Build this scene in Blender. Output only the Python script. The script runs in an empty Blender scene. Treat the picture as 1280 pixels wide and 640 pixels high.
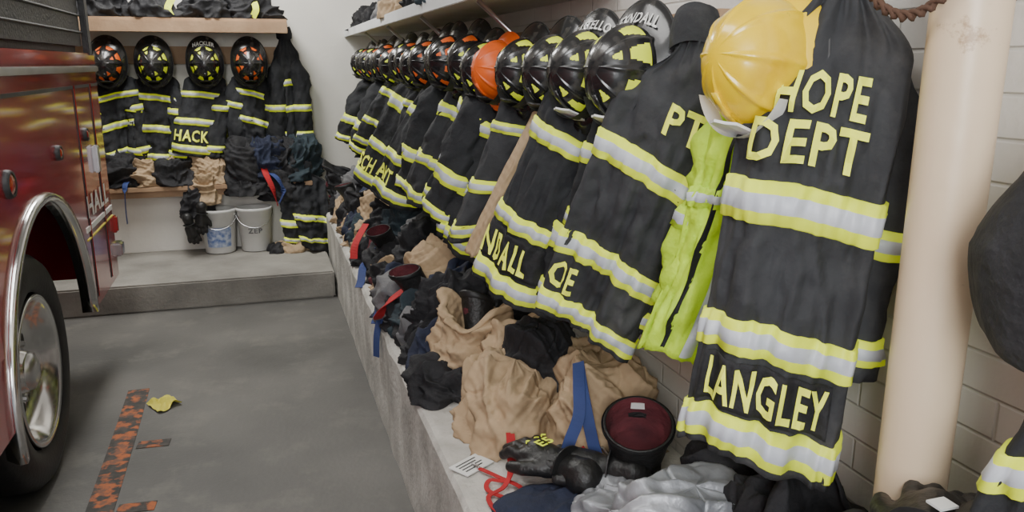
import bpy, bmesh, math, random
from math import sin, cos, pi, radians, atan, sqrt, exp
from mathutils import Vector, Matrix, noise
V=Vector
COL=bpy.context.scene.collection
def link(o): COL.objects.link(o); return o
# ------------------------------------------------------------ materials
def mat(name,c,rough=.8,c2=None,scale=6.,bump=.0,bscale=60.,metal=0.,det=5.,emit=None,coat=0,quilt=0,lo=.33,hi=.67,dust=None,dlo=.52,dhi=.75,dscale=3.1):
    m=bpy.data.materials.new(name); m.use_nodes=True; nt=m.node_tree; b=nt.nodes['Principled BSDF']
    b.inputs['Roughness'].default_value=rough; b.inputs['Metallic'].default_value=metal
    if coat: b.inputs['Coat Weight'].default_value=coat; b.inputs['Coat Roughness'].default_value=.08
    tc=nt.nodes.new('ShaderNodeTexCoord')
    c2=c2 or tuple(x*.72 for x in c)
    n=nt.nodes.new('ShaderNodeTexNoise'); n.inputs['Scale'].default_value=scale; n.inputs['Detail'].default_value=det
    nt.links.new(tc.outputs['Object'],n.inputs['Vector'])
    r=nt.nodes.new('ShaderNodeValToRGB'); r.color_ramp.elements[0].position=lo; r.color_ramp.elements[1].position=hi
    r.color_ramp.elements[0].color=(*c2,1); r.color_ramp.elements[1].color=(*c,1)
    nt.links.new(n.outputs['Fac'],r.inputs['Fac']); colo=r.outputs['Color']
    if dust:
        n4=nt.nodes.new('ShaderNodeTexNoise'); n4.inputs['Scale'].default_value=dscale; n4.inputs['Detail'].default_value=9; n4.inputs['Roughness'].default_value=.7
        nt.links.new(tc.outputs['Object'],n4.inputs['Vector'])
        r4=nt.nodes.new('ShaderNodeValToRGB'); r4.color_ramp.elements[0].position=dlo; r4.color_ramp.elements[1].position=dhi
        r4.color_ramp.elements[0].color=(0,0,0,1); r4.color_ramp.elements[1].color=(.7,.7,.7,1)
        nt.links.new(n4.outputs['Fac'],r4.inputs['Fac'])
        mx=nt.nodes.new('ShaderNodeMixRGB'); nt.links.new(r4.outputs['Color'],mx.inputs[0]); nt.links.new(colo,mx.inputs[1]); mx.inputs[2].default_value=(*dust,1); colo=mx.outputs[0]
    nt.links.new(colo,b.inputs['Base Color'])
    nrm=None
    if bump:
        n2=nt.nodes.new('ShaderNodeTexNoise'); n2.inputs['Scale'].default_value=bscale; n2.inputs['Detail'].default_value=6
        nt.links.new(tc.outputs['Object'],n2.inputs['Vector'])
        bp=nt.nodes.new('ShaderNodeBump'); bp.inputs['Strength'].default_value=bump; bp.inputs['Distance'].default_value=.02
        nt.links.new(n2.outputs['Fac'],bp.inputs['Height']); nrm=bp.outputs['Normal']
        nt.links.new(nrm,b.inputs['Normal'])
    if quilt:
        mp=nt.nodes.new('ShaderNodeMapping'); mp.inputs['Rotation'].default_value=(.3,.78,.5); nt.links.new(tc.outputs['Object'],mp.inputs['Vector'])
        for dr in ('X','Z'):
            wv=nt.nodes.new('ShaderNodeTexWave'); wv.bands_direction=dr; wv.inputs['Scale'].default_value=quilt; wv.inputs['Distortion'].default_value=1.0; wv.inputs['Detail Scale'].default_value=.6
            nt.links.new(mp.outputs['Vector'],wv.inputs['Vector'])
            b2=nt.nodes.new('ShaderNodeBump'); b2.inputs['Strength'].default_value=.3; b2.inputs['Distance'].default_value=.005
            nt.links.new(wv.outputs['Fac'],b2.inputs['Height'])
            if nrm: nt.links.new(nrm,b2.inputs['Normal'])
            nrm=b2.outputs['Normal']
        nt.links.new(nrm,b.inputs['Normal'])
    if emit: b.inputs['Emission Color'].default_value=(*emit[:3],1); b.inputs['Emission Strength'].default_value=emit[3]
    return m
def block_mat():
    m=bpy.data.materials.new('painted_block'); m.use_nodes=True; nt=m.node_tree; b=nt.nodes['Principled BSDF']
    b.inputs['Roughness'].default_value=.6
    tc=nt.nodes.new('ShaderNodeTexCoord'); sp=nt.nodes.new('ShaderNodeSeparateXYZ'); cb=nt.nodes.new('ShaderNodeCombineXYZ')
    nt.links.new(tc.outputs['Object'],sp.inputs[0]); nt.links.new(sp.outputs['Y'],cb.inputs['X']); nt.links.new(sp.outputs['Z'],cb.inputs['Y'])
    br=nt.nodes.new('ShaderNodeTexBrick'); nt.links.new(cb.outputs[0],br.inputs['Vector'])
    br.inputs['Scale'].default_value=1; br.inputs['Brick Width'].default_value=.22; br.inputs['Row Height'].default_value=.075
    br.inputs['Mortar Size'].default_value=.005; br.inputs['Mortar Smooth'].default_value=.8
    br.inputs['Color1'].default_value=(.84,.80,.74,1); br.inputs['Color2'].default_value=(.80,.76,.70,1); br.inputs['Mortar'].default_value=(.72,.69,.63,1)
    n=nt.nodes.new('ShaderNodeTexNoise'); n.inputs['Scale'].default_value=3; n.inputs['Detail'].default_value=8
    nt.links.new(tc.outputs['Object'],n.inputs['Vector'])
    mx=nt.nodes.new('ShaderNodeMixRGB'); mx.blend_type='MULTIPLY'; mx.inputs[0].default_value=.25
    nt.links.new(br.outputs['Color'],mx.inputs[1]); nt.links.new(n.outputs['Fac'],mx.inputs[2]); nt.links.new(mx.outputs[0],b.inputs['Base Color'])
    n2=nt.nodes.new('ShaderNodeTexNoise'); n2.inputs['Scale'].default_value=60; nt.links.new(tc.outputs['Object'],n2.inputs['Vector'])
    ma=nt.nodes.new('ShaderNodeMath'); ma.operation='MULTIPLY_ADD'; ma.inputs[1].default_value=-1; nt.links.new(br.outputs['Fac'],ma.inputs[0])
    m3=nt.nodes.new('ShaderNodeMath'); m3.operation='MULTIPLY'; m3.inputs[1].default_value=.35; nt.links.new(n2.outputs['Fac'],m3.inputs[0]); nt.links.new(m3.outputs[0],ma.inputs[2])
    bp=nt.nodes.new('ShaderNodeBump'); bp.inputs['Strength'].default_value=.5; bp.inputs['Distance'].default_value=.008
    nt.links.new(ma.outputs[0],bp.inputs['Height']); nt.links.new(bp.outputs['Normal'],b.inputs['Normal'])
    return m
M={}
M['block']=block_mat()
M['plaster']=mat('painted_plaster',(.84,.82,.76),.7,(.76,.74,.68),1.5,.15,30)
M['floor']=mat('stained_concrete_floor',(.145,.140,.128),.6,(.075,.073,.068),.9,.10,50,det=7,dust=(.20,.19,.165),lo=.36,hi=.64)
M['step']=mat('step_concrete',(.33,.315,.28),.8,(.19,.18,.16),2.5,.25,40,det=9)
M['ledge']=mat('weathered_concrete',(.66,.64,.59),.85,(.36,.345,.315),4,.35,45,det=10,dust=(.28,.26,.23))
M['ceil']=mat('ceiling_paint',(.7,.7,.68),.8)
M['coat']=mat('black_aramid_cloth',(.021,.023,.026),.85,(.011,.012,.015),7,.5,20,dust=(.055,.052,.05))
M['coatnew']=mat('faded_black_aramid_cloth',(.038,.040,.044),.85,(.021,.022,.025),9,.5,18,dust=(.085,.082,.078))
M['tan']=mat('tan_aramid_cloth',(.50,.365,.225),.9,(.36,.255,.15),6,.4,16,quilt=11,dust=(.20,.15,.10))
M['black']=mat('black_cloth',(.018,.018,.021),.8,(.009,.009,.011),8,.6,24,dust=(.05,.05,.05))
M['navy']=mat('navy_cloth',(.024,.032,.065),.9,(.012,.016,.035),8,.6,24)
M['grey']=mat('grey_cloth',(.20,.20,.20),.9,(.10,.10,.11),8,.4,30)
M['teal']=mat('dark_teal_cloth',(.035,.055,.068),.9,(.018,.028,.036),8,.6,24)
M['silvercloth']=mat('silver_grey_lining',(.44,.45,.48),.42,(.24,.25,.27),6,.5,12,metal=.3,dust=(.14,.14,.15))
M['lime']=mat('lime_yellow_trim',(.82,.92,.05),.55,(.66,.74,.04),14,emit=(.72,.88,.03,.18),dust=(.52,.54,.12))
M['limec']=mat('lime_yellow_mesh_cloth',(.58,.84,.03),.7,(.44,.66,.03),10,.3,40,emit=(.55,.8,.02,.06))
M['silver']=mat('silver_retroreflective_tape',(.62,.65,.70),.45,(.46,.49,.54),12)
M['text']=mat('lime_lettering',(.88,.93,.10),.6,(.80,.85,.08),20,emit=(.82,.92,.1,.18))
M['white']=mat('white_plastic',(.80,.80,.78),.45,(.68,.68,.66),5)
M['shell']=mat('scuffed_black_shell',(.014,.014,.015),.26,(.07,.065,.06),9,.05,30,coat=.4,det=9,lo=.30,hi=.40)
M['yshell']=mat('scuffed_yellow_shell',(.86,.58,.0),.27,(.66,.40,.0),4,coat=.5,det=10,lo=.34,hi=.46,dust=(.26,.17,.03),dlo=.60,dhi=.68,dscale=9)
M['oshell']=mat('orange_shell',(.86,.15,.02),.4,(.66,.10,.015),6)
M['otrim']=mat('orange_sticker',(.90,.16,.03),.5,emit=(.9,.15,.02,.08))
M['maroon']=mat('maroon_lining',(.15,.028,.036),.9,(.07,.014,.02),10,.5,30)
M['rubber']=mat('black_rubber',(.018,.018,.019),.5,(.012,.012,.012),8,.1,60)
M['leather']=mat('black_leather',(.02,.019,.019),.45,(.012,.012,.012),9,.25,60)
M['red']=mat('glossy_red_paint',(.36,.006,.014),.2,(.30,.005,.011),2,coat=1)
M['chrome']=mat('chrome',(.76,.76,.76),.16,(.6,.6,.6),3,metal=1)
M['alu']=mat('brushed_aluminium',(.60,.61,.62),.3,(.5,.5,.51),8,metal=1)
M['dark']=mat('dark_grey_vinyl',(.035,.036,.038),.55,(.022,.022,.024),4,.3,60)
M['pole']=mat('beige_painted_steel',(.74,.59,.42),.36,(.69,.54,.37),3,.05,30,dust=(.34,.20,.10),dlo=.63,dhi=.69,dscale=9)
M['wood']=mat('worn_plywood',(.46,.31,.19),.7,(.32,.20,.115),4,.15,30)
M['shelfw']=mat('white_painted_board',(.78,.79,.79),.6,(.66,.67,.67),3)
M['orange']=mat('orange_floor_paint',(.42,.12,.04),.8,(.045,.042,.038),15,det=10,lo=.48,hi=.56,dust=(.08,.07,.06),dlo=.46,dhi=.58,dscale=20)
M['yscrap']=mat('yellow_paper',(.78,.70,.10),.8)
M['redstrap']=mat('red_webbing',(.50,.02,.025),.8)
M['bluestrap']=mat('blue_webbing',(.035,.06,.20),.8)
M['rust']=mat('rusty_rope',(.10,.05,.03),.9)
M['lens']=mat('red_lamp_lens',(.4,.01,.01),.15,coat=1)
M['bucket']=mat('white_bucket_plastic',(.75,.75,.73),.4,(.62,.62,.6),4)
M['label']=mat('blue_label',(.08,.14,.35),.6,(.45,.5,.6),30)
# ------------------------------------------------------------ object helpers
def mk(name,verts,faces,mats,mi=None,parent=None,smooth=True,kind=None):
    me=bpy.data.meshes.new(name); me.from_pydata([tuple(v) for v in verts],[],faces)
    for m in (mats if isinstance(mats,(list,tuple)) else [mats]): me.materials.append(M[m])
    if mi: 
        for p,i in zip(me.polygons,mi): p.material_index=i
    if smooth:
        for p in me.polygons: p.use_smooth=True
    o=bpy.data.objects.new(name,me); link(o)
    if parent: o.parent=parent
    if kind: o['kind']=kind
    return o
def tag(o,label,cat,group=None):
    o['label']=label; o['category']=cat
    if group: o['group']=group
    return o
def root(name,loc,label,cat,group=None):
    e=bpy.data.objects.new(name,None); e.empty_display_size=.05; e.location=loc; link(e)
    return tag(e,label,cat,group)
def box(name,a,b,m,parent=None,bevel=0,kind=None):
    bm=bmesh.new(); bmesh.ops.create_cube(bm,size=1)
    for v in bm.verts: v.co=V(((a[i]+b[i])/2+v.co[i]*(b[i]-a[i]) for i in range(3)))
    if bevel: bmesh.ops.bevel(bm,geom=bm.edges[:],offset=bevel,segments=2,affect='EDGES')
    me=bpy.data.meshes.new(name); bm.to_mesh(me); bm.free(); me.materials.append(M[m])
    o=bpy.data.objects.new(name,me); link(o)
    if parent: o.parent=parent
    if kind: o['kind']=kind
    return o
def loft(rings,closed=True,cap0=False,cap1=False):
    n=len(rings[0]); vs=[p for r in rings for p in r]; fs=[]
    for i in range(len(rings)-1):
        for j in range(n if closed else n-1):
            k=(j+1)%n; fs.append((i*n+j,i*n+k,(i+1)*n+k,(i+1)*n+j))
    if cap0: fs.append(tuple(range(n-1,-1,-1)))
    if cap1: fs.append(tuple(range((len(rings)-1)*n,len(rings)*n)))
    return vs,fs
def tube(name,pts,r,m,parent=None,seg=10):
    pts=[V(p) for p in pts]; rings=[]
    for i,p in enumerate(pts):
        t=(pts[min(i+1,len(pts)-1)]-pts[max(i-1,0)]).normalized()
        a=t.cross(V((0,0,1))); a=a if a.length>.1 else t.cross(V((0,1,0))); a.normalize(); b=t.cross(a)
        rr=r[i] if isinstance(r,(list,tuple)) else r
        rings.append([p+a*rr*cos(2*pi*k/seg)+b*rr*sin(2*pi*k/seg) for k in range(seg)])
    vs,fs=loft(rings,True,True,True); return mk(name,vs,fs,m,parent=parent)
def crv(pts,n=8):
    pts=[V(p) for p in pts]; out=[]
    P=[pts[0]]+pts+[pts[-1]]
    for i in range(1,len(P)-2):
        for k in range(n):
            t=k/n; a,b,c,d=P[i-1],P[i],P[i+1],P[i+2]
            out.append(.5*((2*b)+(c-a)*t+(2*a-5*b+4*c-d)*t*t+(3*b-a-3*c+d)*t**3))
    out.append(pts[-1]); return out
def ribbon(name,pts,w,m,parent=None,up=(0,0,1),thick=.003):
    pts=crv(pts,6); rings=[]; up=V(up)
    for i,p in enumerate(pts):
        t=(pts[min(i+1,len(pts)-1)]-pts[max(i-1,0)]).normalized()
        s=t.cross(up); s=s if s.length>.15 else t.cross(V((1,0,0))); s.normalize(); n=s.cross(t)
        rings.append([p-s*w/2-n*thick/2,p+s*w/2-n*thick/2,p+s*w/2+n*thick/2,p-s*w/2+n*thick/2])
    vs,fs=loft(rings,True,True,True); return mk(name,vs,fs,m,parent=parent,smooth=False)
def lathe(name,prof,m,parent=None,seg=32,c=(0,0,0),axis='Z',smooth=True):
    rings=[]
    for r,z in prof:
        ring=[]
        for k in range(seg):
            a=2*pi*k/seg; p=(r*cos(a),r*sin(a),z)
            if axis=='X': p=(z,r*cos(a),r*sin(a))
            ring.append(V(p)+V(c))
        rings.append(ring)
    vs,fs=loft(rings); return mk(name,vs,fs,m,parent=parent,smooth=smooth)
_tc={}
def textgeo(s,bold=.026):
    if s in _tc: return _tc[s]
    cu=bpy.data.curves.new('t','FONT'); cu.body=s; cu.size=1; cu.offset=bold; cu.resolution_u=2; cu.space_character=1.12
    o=bpy.data.objects.new('t',cu); link(o); bpy.context.view_layer.update()
    me=bpy.data.meshes.new_from_object(o.evaluated_get(bpy.context.evaluated_depsgraph_get()))
    bm=bmesh.new(); bm.from_mesh(me); bmesh.ops.remove_doubles(bm,verts=bm.verts[:],dist=1e-4); bmesh.ops.triangulate(bm,faces=bm.faces[:])
    bmesh.ops.subdivide_edges(bm,edges=[e for e in bm.edges if e.calc_length()>.12],cuts=2); bmesh.ops.triangulate(bm,faces=bm.faces[:])
    vs=[(v.co.x,v.co.y) for v in bm.verts]; fs=[tuple(v.index for v in f.verts) for f in bm.faces]; bm.free()
    bpy.data.objects.remove(o)
    x0=min(v[0] for v in vs); x1=max(v[0] for v in vs); y0=min(v[1] for v in vs); y1=max(v[1] for v in vs)
    vs=[((x-x0)/(x1-x0),(y-y0)/(y1-y0)) for x,y in vs]
    _tc[s]=(vs,fs); return _tc[s]
def textmap(name,s,fn,m,parent=None):
    vs,fs=textgeo(s); o=mk(name,[fn(x,y) for x,y in vs],fs,m,parent=parent,smooth=False); return o
def sm(x): x=max(0,min(1,x)); return x*x*(3-2*x)
# ------------------------------------------------------------ helmets
HM={}
def helmet_meshes(kind):
    if kind in HM: return HM[kind]
    shell={'black':'shell','blackorange':'shell','mixed':'shell','yellow':'yshell','orange':'oshell'}[kind]
    A,B,C=.110,.138,.150
    def dome(az,el,off=0):
        rd=1+.06*(abs(cos(4*az))**22)*cos(el)**.4*(1 if el<1.45 else 0)
        return V(((A+off)*cos(az)*cos(el)*rd,(B+off)*sin(az)*cos(el)*rd,(C+off)*sin(el)*(1+.02*(rd>1.03))))
    parts=[]
    def part(n,vs,fs,m,mi=None,smooth=True):
        o=mk(n,vs,fs,m,mi,smooth=smooth); parts.append((n,o.data)); bpy.data.objects.remove(o)
    n=160; NE=36
    rings=[[dome(2*pi*k/n,i*pi/2/NE) for k in range(n)] for i in range(NE)]+[[V((.002*cos(2*pi*k/n),.002*sin(2*pi*k/n),C)) for k in range(n)]]
    vs,fs=loft(rings,cap1=True)
    mi=[0]*len(fs)
    if kind in('black','blackorange','mixed'):
        rr=random.Random(4); jit=[(rr.uniform(-.04,.04),rr.uniform(-.03,.03),rr.uniform(.8,1.1)) for _ in range(16)]
        for i in range(NE):
            el=(i+.5)*pi/2/NE
            for j in range(n):
                az=2*pi*(j+.5)/n; s=int(az//(pi/4)); c=(s+.5)*pi/4
                for q,(e0,e1,w0,w1) in enumerate(((.14,.62,.26,.14),(.78,1.02,.18,.06))):
                    if q and s%2: continue
                    a,b_,k_=jit[s*2+q]
                    if e0+b_<el<e1+b_ and abs(az-c-a)<(w0+(w1-w0)*(el-e0)/(e1-e0))*k_:
                        mi[i*n+j]={'black':1,'blackorange':2,'mixed':1+s%2}[kind]
        part('shell',vs,fs,[shell,'lime','otrim'],mi)
    else: part('shell',vs,fs,shell)
    n=96
    rear={'yellow':.010,'orange':.018}.get(kind,.050)
    def bw(a):
        s=sin(a); return (.034 if kind!='yellow' else .024)+(.016*max(0,s)**2)+(rear*max(0,-s)**2.0)
    def bz(a,f0): return -(.024*abs(cos(a))*max(0,f0))-.02*max(0,-sin(a))**3*max(0,f0)
    rings=[]
    for f0,z in [(-.1,.004),(.3,.0),(.8,-.006),(1,-.010),(1.02,-.016),(.95,-.018),(.5,-.010),(-.1,-.008)]:
        rings.append([V(((A+bw(a)*f0)*cos(a),(B+bw(a)*f0)*sin(a),z+bz(a,f0))) for a in [2*pi*k/n for k in range(n)]])
    vs,fs=loft(rings); part('brim',vs,fs,shell)
    rings=[]
    for q in range(6):
        t=2*pi*q/6
        rings.append([V(((A+bw(a)+.0045*cos(t))*cos(a),(B+bw(a)+.0045*cos(t))*sin(a),-.014+bz(a,1)+.0045*sin(t))) for a in [2*pi*k/n for k in range(n)]])
    rings.append(rings[0]); vs,fs=loft(rings); part('edge_trim',vs,fs,shell if kind in('orange',) else 'rubber')
    rings=[[V((A*s*cos(a)*1.,B*s*sin(a)+max(0,sin(a))*.02*q,z+.008*sin(7*a))) for a in [2*pi*k/n for k in range(n)]] for q,(s,z) in enumerate([(.97,0),(.98,-.02),(.94,-.05),(.88,-.075),(.82,-.07),(.8,-.02)])]
    vs,fs=loft(rings,cap1=True); part('ear_flap',vs,fs,'black')
    vs=[];fs=[]
    out=[(-.03,0),(.03,0),(.05,.05),(.045,.10),(.02,.115),(0,.13),(-.02,.115),(-.045,.10),(-.05,.05)]
    for yy in (.0,.006):
        for x,z in out: vs.append(V((x*.9,.162+yy-.24*z-2.4*x*x,z*.9+.002)))
    k=len(out); fs=[tuple(range(k)),tuple(range(2*k-1,k-1,-1))]+[(i,i+k,(i+1)%k+k,(i+1)%k) for i in range(k)]
    part('front_shield',vs,fs,'white' if kind in('yellow',) else 'leather',smooth=False)
    g=[[V(((A+.022)*cos(a),(B+.026)*sin(a),.012+.055*q/4+.004*sin(q))) for a in [radians(28+124*k/20) for k in range(21)]] for q in range(5)]
    vs,fs=loft(g,closed=False); part('face_shield',vs,fs,'white' if kind=='yellow' else 'dark')
    vs,fs=loft([[V((w*sx,(B+.006)*cos(e),(C+.004)*sin(e)+.004*sy)) for sx,sy in((-1,-1),(1,-1),(1,1),(-1,1))] for e,w in [(1.0,.009),(.8,.009),(.6,.011),(.4,.012)]],cap0=True,cap1=True)
    part('crest_bracket',vs,fs,shell)
    pts=crv([(A*.95,0,-.02),(A*.8,.05,-.09),(0,.08,-.13),(-A*.8,.05,-.09),(-A*.95,0,-.02)],6)
    rings=[[p+V(q) for q in((0,-.008,0),(0,.008,0),(.002,.008,.003),(.002,-.008,.003))] for p in pts]
    vs,fs=loft(rings,cap0=True,cap1=True); part('chin_strap',vs,fs,'black',smooth=False)
    HM[kind]=parts; return parts
def helmet(loc,out,kind,label,group,name_text=None,scale=1.,tail=(0,0,1),shield=None):
    r=root('fire_helmet',loc,label,'helmet',group)
    z=V(out).normalized(); y=-(V(tail)-z*V(tail).dot(z)).normalized(); x=y.cross(z)
    mw=Matrix((x,y,z)).transposed().to_4x4(); mw.translation=V(loc); mw=mw@Matrix.Scale(scale,4)
    r.matrix_world=mw
    for n,me in helmet_meshes(kind):
        if n=='front_shield' and shield:
            me=me.copy(); me.materials.clear(); me.materials.append(M[shield])
        o=bpy.data.objects.new(n,me); o.parent=r; link(o)
    if name_text:
        w=.0235*len(name_text)
        def fn(u,v):
            X=(.5-u)*w; Y=-(.148+.034*v)+X*X*2.6
            return V((X,Y,.006-.02*v-1.1*X*X))
        textmap('name_lettering',name_text,fn,'white',r)
    return r
# ------------------------------------------------------------ coats
def coat(T,B,ang,label,group,hwT=.15,hwB=.16,th=.055,seed=0,body='coat',bands=((.38,.46),(.66,.73),(.90,.97)),panel=None,texts=(),
         sl=(1,1),amp=.012,trim=('lime','silver'),sleeve_len=.60,name='turnout_coat',cat='coat',na=56,ntr=44,slbands=((.60,.72),(.90,.98)),side_out=.035,tilt_z=.0,sl_n=.015,piping=None,bend=.012,groove=.016):
    rnd=random.Random(seed); T=V(T); B=V(B)
    d=V((cos(ang),-sin(ang),0)); n=V((-sin(ang),-cos(ang),0))
    ph=[rnd.uniform(0,6.28) for _ in range(6)]
    gx=[(rnd.uniform(-.75,-.35),rnd.uniform(-.25,.25),rnd.uniform(.1,.16)),(rnd.uniform(-.15,.2),rnd.uniform(-.25,.25),rnd.uniform(.08,.13)),(rnd.uniform(.4,.75),rnd.uniform(-.25,.25),rnd.uniform(.1,.15))]
    r=root(name,B,label,cat,group)
    def surf(a,t,off=0):
        c=T.lerp(B,t)-B+d*bend*sin(t*4.5+ph[3])*sm(t*2)+n*bend*sin(t*6+ph[4])*sm(t*2)
        s=sm(t/.15); w=(.045+(hwT-.045)*s); w=w+(hwB-hwT)*t; w*=1+.03*sin(t*6+ph[5])*sm(t*3)
        x=cos(a); sy=sin(a); y=(1 if sy>=0 else -1)*abs(sy)**.6
        h=.028+(th-.028)*sm(t/.3)*(1+.2*t)
        k=amp/.01
        f=k*(.006+.014*t)*sin(3*a+ph[0]+1.5*t)+k*.8*t*(.007*sin(6*a+ph[1]-4*t)+.004*sin(11*a+ph[2]+3*t))
        f+=amp*1.0*noise.noise(V((x*3+seed*7.1,t*5,y*2)))+amp*.6*noise.noise(V((x*8+seed,t*10,y*3)))*(.4+t)
        rg=1-abs(noise.noise(V((x*2.2+t*4+seed,t*5-x*2,y+seed*2.3))))*3; f+=amp*.9*max(0,rg)
        rg=1-abs(noise.noise(V((x*1.6-t*5-seed,t*6+x*2,y+seed*1.3))))*3.4; f-=amp*.7*max(0,rg)
        if y>0:
            for x0,dx,wd in gx: f-=groove*y*sm((t-.12)*2)*(.4+.9*t)*exp(-((x-x0-dx*(t-.5))/wd)**2)
        p=c+d*(w+f*.25+off)*x+n*(h+f+off)*y
        p.z+= -.012*abs(x)*s - .02*x*x*(1-s)+.014*sin(2*a+ph[3])*t*t - tilt_z*w*x*sm(t/.3)
        return p
    rings=[[surf(2*pi*k/na,i/ntr) for k in range(na)] for i in range(ntr+1)]
    vs,fs=loft(rings,cap0=True,cap1=True); mk('body',vs,fs,body,parent=r)
    rings=[]
    for q,(f0,z) in enumerate([(1.25,-.015),(1.3,.02),(1.15,.055),(1.0,.075),(.85,.07),(.8,.01)]):
        rings.append([ (T-B)+d*.05*f0*cos(2*pi*k/24)+n*.035*f0*sin(2*pi*k/24)+V((0,0,z+.01*sin(4*pi*k/24+ph[4]))) for k in range(24)])
    vs,fs=loft(rings); mk('collar',vs,fs,body,parent=r)
    def band(nm,fn,t0,t1,par,nn):
        rows=[(0,0),(.04,.006),(.27,.006),(.29,.0075),(.71,.0075),(.73,.006),(.96,.006),(1,0)]
        rings=[[fn(2*pi*k/nn,t0+(t1-t0)*u,o) for k in range(nn)] for u,o in rows]
        vs,fs=loft(rings); mi=[]
        for i in range(len(rows)-1): mi+= [1 if i==3 else 0]*nn
        mk(nm,vs,fs,list(trim),mi,par)
    for t0,t1 in bands: band('reflective_band',surf,t0,t1,r,na)
    def face(x,t,off): return surf(math.acos(max(-.99,min(.99,x))),t,off)
    if panel:
        x0,x1,t0,t1=panel; g=[[face(x0+(x1-x0)*j/40,t0+(t1-t0)*i/10,.008) for j in range(41)] for i in range(11)]
        vs,fs=loft(g,closed=False); fs=[tuple(reversed(f)) for f in fs]
        o=mk('name_panel',vs,fs,'black',parent=r); s=o.modifiers.new('s','SOLIDIFY'); s.thickness=.003
    if piping:
        for x,m,w in piping:
            g=[[face(x+dx,.08+.90*i/40,.006) for dx in(-w,-w/2,0,w/2,w)] for i in range(41)]
            vs,fs=loft(g,closed=False); mk('front_stripe',vs,fs,m,parent=r)
    for s,x0,x1,t0,t1 in texts:
        textmap('lettering',s,lambda u,v:face(x0+(x1-x0)*u,t1-(t1-t0)*v,.014),'text',r)
    for side,on in zip((-1,1),sl):
        if not on: continue
        p0=surf(0 if side>0 else pi,.16)-d*side*.03
        leanv=(B-T).normalized()
        tilt=rnd.uniform(-.02,.03)
        def ssurf(a,t,off=0,side=side,p0=p0,tilt=tilt):
            c=p0+leanv*(sleeve_len*t)+d*side*(side_out*sm(t*3)+tilt*t)+n*(sl_n+.04*sin(t*2.2)*(1 if sl_n>=0 else -.5))
            rr=.072-.012*t+.02*sin(min(1,t*6)*pi/2)-.02
            k=.35+.65*sm(t*5)
            f=.006*sin(14*t+a+ph[5])+.012*noise.noise(V((cos(a)*2+seed,sin(a)*2,t*9)))*1.6
            f+=.010*max(0,1-abs(noise.noise(V((cos(a)*1.5+seed*3,sin(a),t*8+cos(a)))))*3)
            q=c+d*(rr*k+f+off)*cos(a)+n*(rr*.62*k+f+off)*sin(a)
            q.z-=tilt_z*rr*cos(a); return q
        ns=28; rings=[[ssurf(2*pi*k/ns,i/30) for k in range(ns)] for i in range(31)]
        vs,fs=loft(rings,cap0=True,cap1=True); mk('sleeve',vs,fs,body,parent=r)
        for t0,t1 in slbands: band('sleeve_band',ssurf,t0,t1,r,ns)
    return r
# ------------------------------------------------------------ soft heaps, boots
def crump(p,seed,A=1.):
    o=V((seed*3.7,seed*1.3,0))
    a=noise.noise(p*6+o); w=V((noise.noise(p*5+o),noise.noise(p*5-o),noise.noise(p*5+o*2)))*.12
    b=1-abs(noise.noise((p+w)*11+o))*2.6; c=1-abs(noise.noise((p+w)*23-o))*2.4
    return A*(.045*a+.018*b+.006*c)
def folds(p,seed,A,dirv):
    o=V((seed*3.7,seed*1.3,seed)); dv=V(dirv).normalized()
    q=p-dv*p.dot(dv)*.80
    w=V((noise.noise(p*4+o),noise.noise(p*4-o),noise.noise(p*4+o*2)))*.06
    b=1-abs(noise.noise((q+w)*10+o))*4.2; c=1-abs(noise.noise((q+w)*19-o))*3.6
    return A*(.05*noise.noise(p*4+o)+.026*max(-.3,b)+.013*max(-.4,c))
def pants(loc,rx,ry,h,rot,seed,m,label,group='folded bunker pants along the concrete ledge',name='bunker_pants',cat='trousers',A=1.,folds_=2.5,square=3.,opening=.52,lean=(0,0)):
    r=root(name,loc,label,cat,group); n=96; rings=[]; ph=seed*1.7
    prof=[]
    for i in range(34):
        v=i/33; fo=.06*sin(2*pi*folds_*v+ph)
        prof.append((1.0+.08*sin(pi*v)+fo-.30*v*v,h*v*.93))
    for i in range(8):
        t=i/7*pi; prof.append((.74-.11*(1-cos(t)),h*(.93+.07*sin(t))))
    for i in range(8): prof.append((opening-.02*i,h*(.9-.05*i)))
    R=Matrix.Rotation(rot,3,'Z'); dv=(cos(seed),sin(seed),.5)
    for rr,z in prof:
        ring=[]
        for k in range(n):
            a=2*pi*k/n; c,s=cos(a),sin(a)
            e=(abs(c)**square+abs(s)**square)**(-1/square)
            p=V((rx*rr*e*c,ry*rr*e*s,z+.03*h*sin(2*a+ph)*(z/h)))
            w=V((c,s,.5))*(folds(p+V(loc),seed,A*.7,dv)+.5*crump(p+V(loc),seed,A))
            p+=w; p.z+=.06*sin(2*a+ph*2)*max(0,z/h-.4)+.03*sin(5*a+ph)*max(0,z/h-.6)
            p.x+=lean[0]*z; p.y+=lean[1]*z
            p.z=max(p.z,.002); ring.append(R@p)
        rings.append(ring)
    vs,fs=loft(rings,cap0=True,cap1=True); mk('trouser_cloth',vs,fs,m,parent=r)
    return r
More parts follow.
